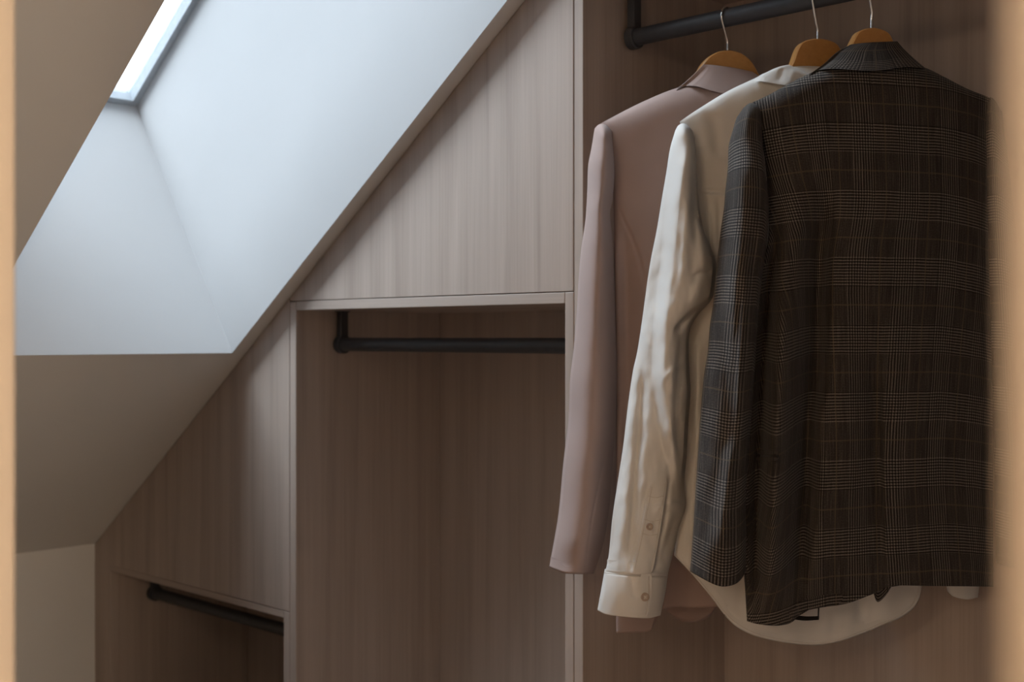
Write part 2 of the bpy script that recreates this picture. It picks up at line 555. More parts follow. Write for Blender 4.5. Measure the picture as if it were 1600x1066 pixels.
def rail(parent, x0, x1, y, z, top_z, r=0.0175):
    """black hanging rail on two hangers fixed under the shelf"""
    rl = tube('hanging_rail', [(x0 + 0.012, y, z), (x1 - 0.012, y, z)], r, M['black'], parent, seg=40)
    sharp_by_angle(rl)
    for xx, sgn in ((x0, 1), (x1, -1)):
        bm = bmesh.new()
        # ring that grips the rail end
        segs = 40
        rings = [(0.0, 0.0), (0.0, r + 0.0048), (0.0015 * sgn, r + 0.0062), (0.019 * sgn, r + 0.0062), (0.0205 * sgn, r + 0.0048), (0.0205 * sgn, r - 0.001)]
        prev = None
        for dx, rr in rings:
            if rr == 0:
                cur = [bm.verts.new((xx + dx, y, z))]
            else:
                cur = [bm.verts.new((xx + dx, y + rr * math.cos(2 * math.pi * k / segs), z + rr * math.sin(2 * math.pi * k / segs))) for k in range(segs)]
            if prev:
                for k in range(segs):
                    k2 = (k + 1) % segs
                    if len(prev) == 1:
                        bm.faces.new([prev[0], cur[k], cur[k2]])
                    else:
                        bm.faces.new([prev[k], prev[k2], cur[k2], cur[k]])
            prev = cur
        xa, xb = sorted((xx + 0.001 * sgn, xx + 0.0195 * sgn))
        box_bm((xa, y - 0.0125, z + r * 0.9), (xb, y + 0.0125, top_z), 0.0015, bm)
        xa, xb = sorted((xx, xx + 0.0205 * sgn))
        box_bm((xa - 0.001, y - 0.017, top_z - 0.003), (xb + 0.001, y + 0.017, top_z), 0.0008, bm)
        br = from_bm('rail_bracket', bm, M['black'], rl, smooth=True, base=world_base(rl))
        sharp_by_angle(br, 35)
    return rl

RAIL_Y = 0.137
# left low unit
XL0, XL1 = -3.622, -2.581
u = empty('wardrobe_unit', (XL0, 0, 0), 'low wardrobe unit on the far left, its front cut off by the sloping ceiling', 'wardrobe', 'built-in wardrobe units')
sx0 = -3.543
box('side_panel', (sx0, 0.0, 0), (sx0 + 0.024, NICHE, 0.692), M['wood_v'], u)
box('side_panel', (XL1 - 0.0265, 0.0, 0), (XL1 - G / 2, NICHE, 0.692), M['wood_v'], u)
box('shelf', (sx0 + 0.024 + 0.0005, 0.0005, 0.673), (XL1 - 0.0265 - 0.0008, NICHE, 0.692), M['wood_h'], u)
box('back_panel', (sx0, NICHE, 0), (XL1 - G, NICHE + 0.018, 0.692), M['wood_v'], u)
box('bottom_panel', (sx0 + 0.024, 0.0, 0.06), (XL1 - 0.0265, NICHE, 0.084), M['wood_h'], u)
box('plinth', (sx0 + 0.024, 0.04, 0), (XL1 - 0.0265, 0.055, 0.06), M['wood_h'], u)
prism('front_panel', [(XL0 + 0.002, 0), (sx0 - 0.0008, 0), (sx0 - 0.0008, 0.6935), (XL1 - G, 0.6935), (XL1 - G, slope_cut(XL1 - G)), (XL0 + 0.002, slope_cut(XL0 + 0.002))], 0.0, 0.019, M['wood_v'], u)
rail(u, -3.503, XL1 - 0.030, RAIL_Y, 0.588, 0.673)

# middle unit
XM0, XM1 = -2.581, -1.614
u = empty('wardrobe_unit', (XM0, 0, 0), 'middle wardrobe unit with an empty hanging niche below a pale triangular front panel', 'wardrobe', 'built-in wardrobe units')
box('side_panel', (XM0 + G / 2, 0, 0), (XM0 + 0.027, NICHE, 1.491), M['wood_v'], u)
box('side_panel', (XM1 - 0.024, 0, 0), (XM1 - G / 2, NICHE, 1.4915), M['wood_v'], u)
box('shelf', (XM0 + 0.0272, 0.0004, 1.4685), (XM1 - 0.024 - 0.001, NICHE, 1.4915), M['wood_h'], u)
box('back_panel', (XM0 + G, NICHE, 0), (XM1 - G, NICHE + 0.018, 1.4915), M['wood_v'], u)
box('bottom_panel', (XM0 + 0.027, 0.0, 0.06), (XM1 - 0.024, NICHE, 0.084), M['wood_h'], u)
box('plinth', (XM0 + 0.027, 0.04, 0), (XM1 - 0.024, 0.055, 0.06), M['wood_h'], u)
xa = XM0 + G
prism('front_panel', [(xa, 1.493), (XM1 - G * 1.4, 1.493), (XM1 - G * 1.4, slope_cut(XM1)), (xa, slope_cut(xa))], 0.0, 0.019, M['wood_v'], u)
rail(u, XM0 + 0.027 + 0.006, XM1 - 0.030, RAIL_Y, 1.381, 1.4685)

# right tall unit
XR0, XR1 = -1.614, 0.0
RTOP = 2.165
u = empty('wardrobe_unit', (XR0, 0, 0), 'tall open wardrobe unit on the right holding the three hung garments', 'wardrobe', 'built-in wardrobe units')
prism('side_panel', [(0, 0), (NICHE, 0), (NICHE, slope_cut(XR0)), (0, slope_cut(XR0))], XR0 + G * 0.8, XR0 + 0.0245, M['wood_v'], u, axis=0)
box('side_panel', (XR1 - 0.024, 0, 0), (XR1, NICHE, FLAT_Z - 0.004), M['wood_v'], u)
box('shelf', (XR0 + 0.0247, 0.0005, RTOP), (XR1 - 0.0245, NICHE, RTOP + 0.023), M['wood_h'], u)
box('back_panel', (XR0 + G, NICHE, 0), (XR1, NICHE + 0.018, RTOP + 0.023), M['wood_v'], u)
box('bottom_panel', (XR0 + 0.0245, 0.0, 0.06), (XR1 - 0.024, NICHE, 0.084), M['wood_h'], u)
box('plinth', (XR0 + 0.0245, 0.04, 0), (XR1 - 0.024, 0.055, 0.06), M['wood_h'], u)
prism('front_panel', [(XR0 + 0.0245 + G, RTOP + 0.0245), (XR1 - 0.025, RTOP + 0.0245), (XR1 - 0.025, FLAT_Z - 0.004), (FLAT_X - 0.01, FLAT_Z - 0.012), (XR0 + 0.0245 + G, slope_cut(XR0 + 0.0245) - 0.004)], 0.0, 0.019, M['wood_v'], u)
RAIL_Z = 2.021
rail(u, XR0 + 0.0245 + 0.012, XR1 - 0.030, RAIL_Y, RAIL_Z, RTOP)


# ------------------------------------------------------------------ garments
PHI = math.radians(12.0)
AX = RIGHT * math.cos(PHI) + VIEW * math.sin(PHI)         # along the shoulders, to the right
NN = RIGHT * math.sin(PHI) - VIEW * math.cos(PHI)         # out of the garment's back, into the room

def catmull(pts, n=400):
    P = np.asarray(pts, float)
    if len(P) == 2:
        t = np.linspace(0, 1, n)[:, None]
        return P[0] * (1 - t) + P[1] * t
    Q = np.vstack([2 * P[0] - P[1], P, 2 * P[-1] - P[-2]])
    seg = np.linalg.norm(np.diff(P, axis=0), axis=1)
    cum = np.r_[0, np.cumsum(seg)]
    out = []
    for u_ in np.linspace(0, cum[-1], n):
        i = min(max(np.searchsorted(cum, u_, side='right') - 1, 0), len(P) - 2)
        t = (u_ - cum[i]) / max(seg[i], 1e-9)
        p0, p1, p2, p3 = Q[i], Q[i + 1], Q[i + 2], Q[i + 3]
        # finite-difference tangents limited by neighbouring lengths
        m1 = (p2 - p0) / max(np.linalg.norm(p1 - p0) + seg[i], 1e-9) * seg[i]
        m2 = (p3 - p1) / max(np.linalg.norm(p3 - p2) + seg[i], 1e-9) * seg[i]
        h00, h10, h01, h11 = 2*t**3 - 3*t**2 + 1, t**3 - 2*t**2 + t, -2*t**3 + 3*t**2, t**3 - t**2
        out.append(h00 * p1 + h10 * m1 + h01 * p2 + h11 * m2)
    return np.array(out)

def edge_fn(pts, key):
    """curve as a function of 0..1 measured along axis `key` (0 = across, 1 = down), falling back on arc length"""
    c = catmull(pts)
    k = c[:, key]
    if np.all(np.diff(k) > 0):
        p = (k - k[0]) / (k[-1] - k[0])
    else:
        d = np.r_[0, np.cumsum(np.linalg.norm(np.diff(c, axis=0), axis=1))]
        p = d / d[-1]
    return lambda t: np.stack([np.interp(t, p, c[:, 0]), np.interp(t, p, c[:, 1])], -1)

def coons(L, R, T, B, s, t):
    """patch of outline points; L,R run downwards, T,B run left to right"""
    fl, fr, ft, fb = edge_fn(L, 1), edge_fn(R, 1), edge_fn(T, 0), edge_fn(B, 0)
    Ss, Tt = np.meshgrid(s, t)
    l, r_, tp, bt = fl(Tt), fr(Tt), ft(Ss), fb(Ss)
    c00_, c10_, c01_, c11_ = (np.array(p, float) for p in (L[0], R[0], L[-1], R[-1]))
    S_, T_ = Ss[..., None], Tt[..., None]
    return ((1 - S_) * l + S_ * r_ + (1 - T_) * tp + T_ * bt
            - ((1 - S_) * (1 - T_) * c00_ + S_ * (1 - T_) * c10_ + (1 - S_) * T_ * c01_ + S_ * T_ * c11_)), Ss, Tt

def smooth01(x):
    x = np.clip(x, 0, 1)
    return x * x * (3 - 2 * x)

def vfold(X, Y, path, wl, wr, amp, taper=40.0):
    """ridge (or valley, amp < 0) that runs roughly downwards along `path`; wl / wr = widths on its two sides"""
    p = np.asarray(path, float)
    c = catmull(p, 200)
    d = X - np.interp(Y, c[:, 1], c[:, 0])
    w = np.where(d < 0, wl, wr)
    env = smooth01((Y - p[0, 1]) / taper) * smooth01((p[-1, 1] - Y) / taper)
    return amp * np.exp(-(d / w) ** 2) * env

def hfold(X, Y, path, wu, wd, amp, taper=30.0):
    p = np.asarray(path, float)
    c = catmull(p, 200)
    d = Y - np.interp(X, c[:, 0], c[:, 1])
    w = np.where(d < 0, wu, wd)
    env = smooth01((X - p[0, 0]) / taper) * smooth01((p[-1, 0] - X) / taper)
    return amp * np.exp(-(d / w) ** 2) * env

def step(X, Y, path, w, amp, taper=40.0):
    """surface to the right of `path` stands amp prouder than to the left"""
    p = np.asarray(path, float)
    c = catmull(p, 200)
    d = X - np.interp(Y, c[:, 1], c[:, 0])
    env = smooth01((Y - p[0, 1]) / taper) * smooth01((p[-1, 1] - Y) / taper)
    return amp * smooth01(d / w + 0.5) * env

def noise_arr(X, Y, sx, sy, seed):
    f = np.frompyfunc(lambda a, b: noise.noise(Vector((a, b, seed))), 2, 1)
    return f(X / sx, Y / sy).astype(float)

class Garment:
    def __init__(self, name, hook_px, hook_x, label, cat):
        # hanger plane: through the hook's shank under the rail
        self.O = np.array([hook_x, RAIL_Y, 1.95])
        self.O = on_plane(hook_px[0], hook_px[1], self.O, NN)
        self.root = empty(name, (self.O[0], self.O[1], self.O[2] - 0.9), label, cat)
        self.base = np.array(world_base(self.root))
        self.parts = {}

    def local(self, x, y):
        P = on_plane(x, y, self.O, NN) - self.O
        return P @ AX, P @ UP

    def pts(self, Px, off):
        """outline pixels + stand-off along the garment normal -> points in the room"""
        X, Y = Px[..., 0], Px[..., 1]
        d = VIEW + RIGHT * ((X - U0) / FPX)[..., None] + UP * ((HY - Y) / FPX)[..., None]
        k = ((self.O - CAM) @ NN + np.asarray(off)) / (d @ NN)
        return CAM + d * k[..., None]

    def part(self, key, name, L, R, T, B, mat, front=0.04, back=0.03, power=0.6, off=0.0, tilt=0.0, relief=None,
             ns=90, nt=160, top_close=0.06, bottom_close=0.0, nb=24, parent=None, wrinkle=0.0, seed=1.0, wscale=(40, 90), lip=0.006, flat_uv=False, skew=1.0):
        L = [T[0]] + list(L[1:-1]) + [B[0]]
        R = [T[-1]] + list(R[1:-1]) + [B[-1]]
        s = 0.5 - 0.5 * np.cos(np.pi * (np.linspace(0, 1, ns + 1) * 0.92 + 0.04))
        s = (s - s[0]) / (s[-1] - s[0])
        t = np.linspace(0, 1, nt + 1)
        Px, S_, T_ = coons(L, R, T, B, s, t)
        env = np.minimum(1, np.sqrt(np.clip(T_ / top_close, 0, 1) * (2 - np.clip(T_ / top_close, 0, 1)))) if top_close else np.ones_like(T_)
        if bottom_close:
            q = np.clip((1 - T_) / bottom_close, 0, 1)
            env = env * np.sqrt(q * (2 - q))
        Sk = S_ ** skew
        prof = np.clip(4 * Sk * (1 - Sk), 0, 1) ** power
        edge = np.clip(np.minimum(S_, 1 - S_) / 0.06, 0, 1)
        rel = np.zeros_like(S_)
        if relief is not None:
            rel = relief(Px[..., 0], Px[..., 1], S_, T_)
        if wrinkle:
            rel = rel + wrinkle * (noise_arr(Px[..., 0], Px[..., 1], wscale[0], wscale[1], seed) + 0.5 * noise_arr(Px[..., 0], Px[..., 1], wscale[0] * 0.45, wscale[1] * 0.5, seed + 7))
        of = (off(Px[..., 0], Px[..., 1], S_, T_) if callable(off) else off) + 0 * S_
        fo = of + env * (front * prof + rel * smooth01(edge))
        P = self.pts(Px, fo)
        # far side, coarser
        sb = 0.5 - 0.5 * np.cos(np.pi * np.linspace(0, 1, nb + 1))
        Pxb, Sb, Tb = coons(L, R, T, B, sb, t)
        ofb = (off(Pxb[..., 0], Pxb[..., 1], Sb, Tb) if callable(off) else off) + 0 * Sb
        envb = np.minimum(1, np.sqrt(np.clip(Tb / top_close, 0, 1) * (2 - np.clip(Tb / top_close, 0, 1)))) if top_close else np.ones_like(Tb)
        if bottom_close:
            q = np.clip((1 - Tb) / bottom_close, 0, 1)
            envb = envb * np.sqrt(q * (2 - q))
        Pb = self.pts(Pxb, ofb - envb * back * np.clip(4 * Sb * (1 - Sb), 0, 1) ** power)
        ring = np.concatenate([P, Pb[:, -2:0:-1]], axis=1)          # closed loop per row
        nr_, nc = ring.shape[:2]
        W = np.linalg.norm(P[nt // 2, 0] - P[nt // 2, -1])
        H = np.linalg.norm(P[0, ns // 2] - P[-1, ns // 2])
        U = np.concatenate([S_ * W, Sb[:, -2:0:-1] * W], axis=1)
        Vv = np.concatenate([-T_ * H, -Tb[:, -2:0:-1] * H], axis=1)
        if flat_uv:      # cloth cut straight: pattern level across the back, easing down at the sides
            q_ = ring - self.O
            Uf = np.concatenate([np.zeros((nr_, 1)), np.cumsum(np.linalg.norm(np.diff(ring, axis=1), axis=2), axis=1)], axis=1)
            mid = int(np.argmin(np.abs(q_[nr_ // 4, :ns + 1] @ AX)))
            U = Uf - Uf[:, mid:mid + 1]
            pad = np.concatenate([np.repeat(U[:1], 60, 0), U, np.repeat(U[-1:], 60, 0)], 0)
            cs = np.cumsum(np.concatenate([np.zeros((1, nc)), pad], 0), 0)
            U = (cs[121:] - cs[:-121]) / 121.0
            Vv = q_ @ UP + 0.35 * np.maximum(0, np.abs(q_ @ AX) - 0.10) ** 1.5
        if lip:
            cen = ring[-1].mean(axis=0)
            d = ring[-1] - cen
            ln = np.linalg.norm(d, axis=1, keepdims=True)
            r1 = ring[-1] - d / np.maximum(ln, 1e-6) * np.minimum(0.003, ln * 0.3) + UP * 0.001
            r2 = r1 + UP * 0.02
            ring = np.concatenate([ring, r1[None], r2[None]], axis=0)
            U = np.concatenate([U, U[-1:], U[-1:]], axis=0)
            Vv = np.concatenate([Vv, Vv[-1:], Vv[-1:] + 0.02], axis=0)
            nr_ += 2
        verts = ring.reshape(-1, 3)
        i, j = np.meshgrid(np.arange(nr_ - 1), np.arange(nc), indexing='ij')
        j2 = (j + 1) % nc
        faces = np.stack([i * nc + j, (i + 1) * nc + j, (i + 1) * nc + j2, i * nc + j2], -1).reshape(-1, 4)
        par = parent or self.root
        o = link(name, verts, faces, mat, par, smooth=True, uvs=np.stack([U.ravel(), Vv.ravel()], -1), base=np.array(world_base(par)))
        if key:
            self.parts[key] = dict(obj=o, px=Px.reshape(-1, 2), off=fo.ravel())
        return o

    def offset_at(self, key, X, Y):
        """stand-off of an already built surface under the given outline pixels"""
        p = self.parts[key]
        shp = np.shape(X)
        q = np.stack([np.ravel(X), np.ravel(Y)], -1)
        out = np.empty(len(q))
        m_ = np.all((p['px'] > q.min(0) - 25) & (p['px'] < q.max(0) + 25), axis=1)
        if m_.sum() < 8:
            m_[:] = True
        ppx, poff = p['px'][m_], p['off'][m_]
        for n_, c in enumerate(q):
            d2 = ((ppx - c) ** 2).sum(1)
            idx = np.argpartition(d2, 4)[:4]
            w = 1 / (d2[idx] + 0.3)
            out[n_] = (poff[idx] * w).sum() / w.sum()
        return out.reshape(shp)

    def overlay(self, key, name, L, R, T, B, mat, lift=0.0018, ns=14, nt=40, parent=None, sink=0.004):
        """strip of cloth sewn on top of a built part, with turned edges"""
        L = [T[0]] + list(L[1:-1]) + [B[0]]
        R = [T[-1]] + list(R[1:-1]) + [B[-1]]
        s, t = np.linspace(0, 1, ns + 1), np.linspace(0, 1, nt + 1)
        Px, S_, T_ = coons(L, R, T, B, s, t)
        base = self.offset_at(key, Px[..., 0], Px[..., 1])
        ed = np.minimum(np.minimum(S_ * ns, (1 - S_) * ns), np.minimum(T_ * nt, (1 - T_) * nt))
        fo = base + np.where(ed < 0.5, -sink, lift)
        # pull the turned edge in just behind the outline
        P = self.pts(Px, fo)
        if True:
            inner = np.clip(ed, 0, 1)
            cen = Px[1:-1, 1:-1]
            Q = Px.copy()
            Q[1:-1, 1] = Px[1:-1, 0] * 0.97 + Px[1:-1, 1] * 0.03
            Q[1:-1, -2] = Px[1:-1, -1] * 0.97 + Px[1:-1, -2] * 0.03
            Q[1, 1:-1] = Px[0, 1:-1] * 0.97 + Px[1, 1:-1] * 0.03
            Q[-2, 1:-1] = Px[-1, 1:-1] * 0.97 + Px[-2, 1:-1] * 0.03
            P = self.pts(Q, fo)
        W = np.linalg.norm(P[nt // 2, 0] - P[nt // 2, -1]); H = np.linalg.norm(P[0, 0] - P[-1, 0])
        n = ns + 1
        faces = [(i * n + j, (i + 1) * n + j, (i + 1) * n + j + 1, i * n + j + 1) for i in range(nt) for j in range(ns)]
        par = parent or self.root
        return sharp_by_angle(link(name, P.reshape(-1, 3), faces, mat, par, smooth=True, uvs=np.stack([(S_ * W).ravel(), (-T_ * H).ravel()], -1), base=np.array(world_base(par))), 28)

    def stitch(self, key, path, lift=0.0006, parent=None, n=60, r=0.00042):
        """line of stitching lying on a built part"""
        c = catmull(path, n)
        o_ = self.offset_at(key, c[:, 0], c[:, 1]) + lift
        par = parent or self.root
        return tube('stitching', [tuple(p) for p in self.pts(c, o_)], r, M['thread'], par, seg=6)

    def button(self, key, x, y, r, parent=None, lift=0.0038):
        o_ = float(self.offset_at(key, np.array([x]), np.array([y]))[0])
        c = self.pts(np.array([[x, y]], float), np.array([o_ + lift]))[0]
        bm = bmesh.new()
        prof = [(0, 0.0022), (0.55, 0.0022), (0.68, 0.0031), (0.9, 0.0031), (1.0, 0.0022), (1.0, 0.0)]
        prev = None
        seg = 24
        for rr, h in prof:
            if rr == 0:
                cur = [bm.verts.new(c + NN * h)]
            else:
                cur = [bm.verts.new(c + (AX * math.cos(2*math.pi*k/seg) + UP * math.sin(2*math.pi*k/seg)) * rr * r + NN * h) for k in range(seg)]
            if prev:
                for k in range(seg):
                    k2 = (k + 1) % seg
                    bm.faces.new([prev[0], cur[k], cur[k2]] if len(prev) == 1 else [prev[k], cur[k], cur[k2], prev[k2]])
            prev = cur
        par = parent or self.root
        b = from_bm('button', bm, M['button'], par, smooth=False, base=world_base(par))
        # crossed thread
        bm = bmesh.new()
        for q in (1, -1):
            d = AX * 0.3 * r * q + UP * 0.3 * r
            w = np.cross(d, NN); w = w / np.linalg.norm(w) * r * 0.1
            p = [c - d - w, c + d - w, c + d + w, c - d + w]
            lo_ = [bm.verts.new(x_ + NN * 0.0022) for x_ in p]
            hi_ = [bm.verts.new(x_ + NN * 0.0030) for x_ in p]
            bm.faces.new(hi_)
            for k in range(4):
                bm.faces.new([lo_[k], lo_[(k+1) % 4], hi_[(k+1) % 4], hi_[k]])
        if parent is None:
            from_bm('button_thread', bm, M['thread'], b, base=world_base(b))
        else:
            from_bm('button_thread', bm, M['thread'], par, base=world_base(par))
        return b


def make_hanger(gm, hook_x, hump, label):
    """varnished wooden hanger with a steel hook over the rail; hump = half outline of the top, in metres"""
    O = gm.O
    root = empty('coat_hanger', (hook_x, RAIL_Y, O[2] - 0.15), label, 'hanger', 'wooden coat hangers on the rail')
    base = np.array(world_base(root))
    top = hump + [(0.120, -0.098), (0.165, -0.122), (0.196, -0.142), (0.203, -0.152)]
    bot = [(0.199, -0.160), (0.160, -0.146), (0.110, -0.124), (0.060, -0.098), (0.0, -0.082)]
    half = top + bot
    c = catmull(half, 70)
    poly = [(x, z) for x, z in c] + [(-x, z) for x, z in c[::-1][1:-1]]
    th, bv = 0.0105, 0.0022
    p2 = np.array(poly)
    tan = np.roll(p2, -1, 0) - np.roll(p2, 1, 0)
    nrm2 = np.stack([tan[:, 1], -tan[:, 0]], -1)
    nrm2 = nrm2 / np.maximum(np.linalg.norm(nrm2, axis=1, keepdims=True), 1e-9)
    inn = p2 + nrm2 * bv
    bm = bmesh.new()
    def P(q, h): return bm.verts.new(O + AX * q[0] + UP * q[1] + NN * (h - 0.9 * q[0] * q[0]))
    rings = [[P(q, h) for q in pp] for pp, h in ((inn, th), (p2, th - bv), (p2, -th + bv), (inn, -th))]
    n = len(poly)
    for a_, b_ in zip(rings[:-1], rings[1:]):
        for i in range(n):
            bm.faces.new([a_[i], b_[i], b_[(i + 1) % n], a_[(i + 1) % n]])
    from mathutils.geometry import tessellate_polygon
    for tri in tessellate_polygon([[Vector((q[0], q[1], 0)) for q in inn]]):
        bm.faces.new([rings[0][k] for k in tri])
        bm.faces.new([rings[-1][k] for k in tri[::-1]])
    o = from_bm('hanger_body', bm, M['hanger'], root, smooth=True, base=base)
    sharp_by_angle(o, 30)
    # hook: shank, offset bend, then around the rail
    r = 0.0202
    z0 = O[2] - 0.01
    yb, xb = O[1], O[0]
    pts = [(xb, yb, z0), (xb, yb, O[2] + 0.010), (xb * .9 + hook_x * .1, yb - 0.0004, O[2] + 0.018)]
    a0, a1 = math.radians(202), math.radians(-20)
    k = 26
    arc = []
    for i in range(k + 1):
        a = a0 + (a1 - a0) * i / k
        arc.append((hook_x, RAIL_Y + r * math.cos(a), RAIL_Z + r * math.sin(a)))
    pts2 = [pts[0], pts[1], pts[2], ((hook_x), RAIL_Y - 0.0045, O[2] + 0.028)]
    full = catmull(np.array(pts2 + [tuple(p) for p in arc]), 90)
    tube('hook', [tuple(p) for p in full], 0.0022, M['chrome'], root, seg=12)
    return root


def collar_off(g, X, Y, S, T):
    """collar lies on the back of the garment and stands up a little at the neck"""
    b = g.offset_at('body', X, Y)
    low = np.broadcast_to(b[-1], b.shape) + 0.010
    return np.maximum(b + 0.002, 0.012 * (1 - T) + low * T)

# ---------------- mauve blazer (farthest along the rail to the left)
bz = Garment('blazer', (1137, 80), -1.338, 'dusty mauve blazer nearest the side panel, half hidden by the white shirt', 'blazer')
bl_body_L = [(938, 193), (950, 230), (958, 300), (960, 420), (962, 560), (963, 700), (963, 850), (963, 990)]
def bz_rel(X, Y, S, T):
    r = np.zeros_like(X)
    r += vfold(X, Y, [(962, 315), (975, 345), (990, 378), (1008, 440), (1022, 540), (1030, 700), (1035, 960)], 2.0, 2.0, -0.0035, 20)   # back seam
    r += vfold(X, Y, [(965, 340), (972, 430), (975, 560), (975, 800)], 12, 22, -0.016, 60)        # hollow beside the sleeve
    r += vfold(X, Y, [(1060, 330), (1050, 600), (1045, 950)], 30, 40, 0.012, 120)
    return r
bz.part('body', 'back_body', bl_body_L, [(1334, 188), (1322, 300), (1318, 600), (1320, 955)],
        [(938, 193), (1000, 161), (1056, 138), (1137, 118), (1218, 138), (1334, 188)],
        [(963, 990), (990, 989), (1015, 986), (1024, 962), (1040, 950), (1090, 950), (1130, 948), (1200, 948), (1320, 955)],
        M['mauve'], front=0.050, back=0.05, power=0.55, relief=bz_rel, ns=110, nt=190, top_close=0.05, wrinkle=0.0015, seed=2.1, wscale=(60, 160))
# front edge with a rounded corner hanging below the back hem
bz.part(None, 'front_panel', [(1040, 700), (1040, 830), (1041, 955)], [(1150, 700), (1142, 840), (1128, 935)],
        [(1040, 700), (1095, 700), (1150, 700)], [(1041, 955), (1058, 968), (1082, 973), (1108, 964), (1128, 935)],
        M['mauve'], front=0.006, back=0.004, off=-0.045, ns=30, nt=40, top_close=0)
def bz_sl(X, Y, S, T):
    r = np.zeros_like(X)
    r += vfold(X, Y, [(940, 215), (940, 300), (934, 400), (926, 520), (914, 660), (898, 800), (884, 890)], 24, 30, 0.014, 50)
    r += vfold(X, Y, [(963, 600), (952, 680), (935, 760), (922, 830), (914, 898)], 1.6, 1.6, -0.002, 20)
    r += vfold(X, Y, [(952, 270), (950, 330), (954, 400), (955, 470)], 8, 8, -0.008, 50)
    r += vfold(X, Y, [(945, 420), (943, 500), (940, 600)], 9, 14, -0.006, 60)
    return r
bz.part('sleeve', 'sleeve', [(929, 201), (924, 232), (919, 259), (917.5, 300), (914.5, 345), (908, 390), (904, 435), (901, 488), (896, 548), (891, 590), (888, 658), (880, 725), (873, 800), (863, 860), (858, 887)],
        [(956, 205), (960, 263), (957.5, 311), (953, 334), (957, 375), (959, 435), (961, 488), (963, 548), (964, 594), (961.5, 669), (957, 725), (952, 793), (943, 849), (928, 897)],
        [(929, 201), (935, 195), (942, 193.5), (949, 197), (956, 205)], [(858, 887), (870, 892), (882, 896), (905, 897.5), (928, 897)],
        M['mauve'], front=0.078, back=0.05, power=0.72, skew=1.35, off=0.012, relief=bz_sl, ns=70, nt=190, top_close=0.035, wrinkle=0.0016, seed=5.3, wscale=(28, 80))
bz.part(None, 'sleeve', [(1316, 190), (1326, 400), (1332, 700), (1328, 880)], [(1345, 194), (1362, 400), (1372, 700), (1376, 880)],
        [(1316, 190), (1330, 186), (1345, 194)], [(1328, 880), (1350, 884), (1376, 880)], M['mauve'], front=0.03, back=0.05, off=-0.03, ns=30, nt=70, top_close=0.04)
bz.part('collar', 'collar', [(1099, 100.5), (1087, 113), (1071, 128), (1055.5, 140)], [(1176, 112), (1190, 122), (1206, 136), (1221, 150)],
        [(1099, 100.5), (1119, 102), (1147, 106), (1176, 112)], [(1055.5, 140), (1070, 134.5), (1089, 135), (1109, 141), (1138, 147), (1180, 150), (1221, 150)],
        M['mauve'], front=0.004, back=0.02, power=0.4, off=lambda X, Y, S, T: collar_off(bz, X, Y, S, T), ns=60, nt=36, top_close=0.16, lip=0)
make_hanger(bz, -1.338, [(0.0, 0.0), (0.020, -0.003), (0.038, -0.012), (0.052, -0.026), (0.066, -0.048)], 'wooden coat hanger with steel hook carrying the mauve blazer')

# ---------------- white shirt
st = Garment('shirt', (1278, 62), -1.142, 'white cotton shirt hanging between the mauve blazer and the checked jacket', 'shirt')
def st_rel(X, Y, S, T):
    r = np.zeros_like(X)
    r += hfold(X, Y, [(1075, 297), (1110, 299), (1180, 299), (1400, 299)], 2.0, 2.0, -0.005, 10)        # yoke seam
    r += hfold(X, Y, [(1075, 303), (1110, 305), (1180, 305), (1400, 305)], 2.5, 6, 0.0015, 10)
    r += vfold(X, Y, [(1105, 300), (1108, 340), (1112, 420)], 4, 4, -0.004, 25)
    r += vfold(X, Y, [(1122, 300), (1124, 340), (1126, 420)], 4, 4, -0.004, 25)
    r += vfold(X, Y, [(1110, 170), (1118, 205), (1122, 250)], 10, 12, -0.008, 25)
    r += vfold(X, Y, [(1090, 520), (1090, 650), (1082, 780), (1076, 900)], 7, 9, 0.010, 50)
    r += vfold(X, Y, [(1200, 700), (1195, 850), (1190, 1010)], 22, 30, 0.012, 80)
    r += vfold(X, Y, [(1330, 700), (1335, 850), (1345, 1000)], 8, 10, -0.010, 80)
    r += vfold(X, Y, [(1400, 700), (1395, 850), (1385, 1000)], 20, 20, 0.010, 80)
    r += -0.0022 * np.exp(-((T - 0.9885) / 0.0028) ** 2)        # stitched hem
    return r
st.part('body', 'back_body', [(1062, 190), (1080, 260), (1086, 400), (1072, 520), (1070, 620), (1066, 720), (1060, 800), (1053, 868)],
        [(1494, 190), (1480, 260), (1470, 400), (1462, 600), (1452, 800), (1441, 910)],
        [(1062, 190), (1090, 171), (1136, 143), (1180, 122), (1222, 103), (1278, 100), (1334, 110), (1410, 146), (1494, 190)],
        [(1053, 868), (1077, 893), (1096, 915), (1117, 941), (1135, 965), (1154, 982), (1182, 995), (1229, 1005), (1272, 1009), (1309, 1004), (1352, 989), (1380, 977), (1407, 966), (1428, 950), (1437, 933), (1441, 910)],
        M['white'], front=0.028, back=0.035, power=0.5, relief=st_rel, ns=150, nt=230, top_close=0.04, wrinkle=0.003, seed=11.0, wscale=(38, 70), off=-0.004)
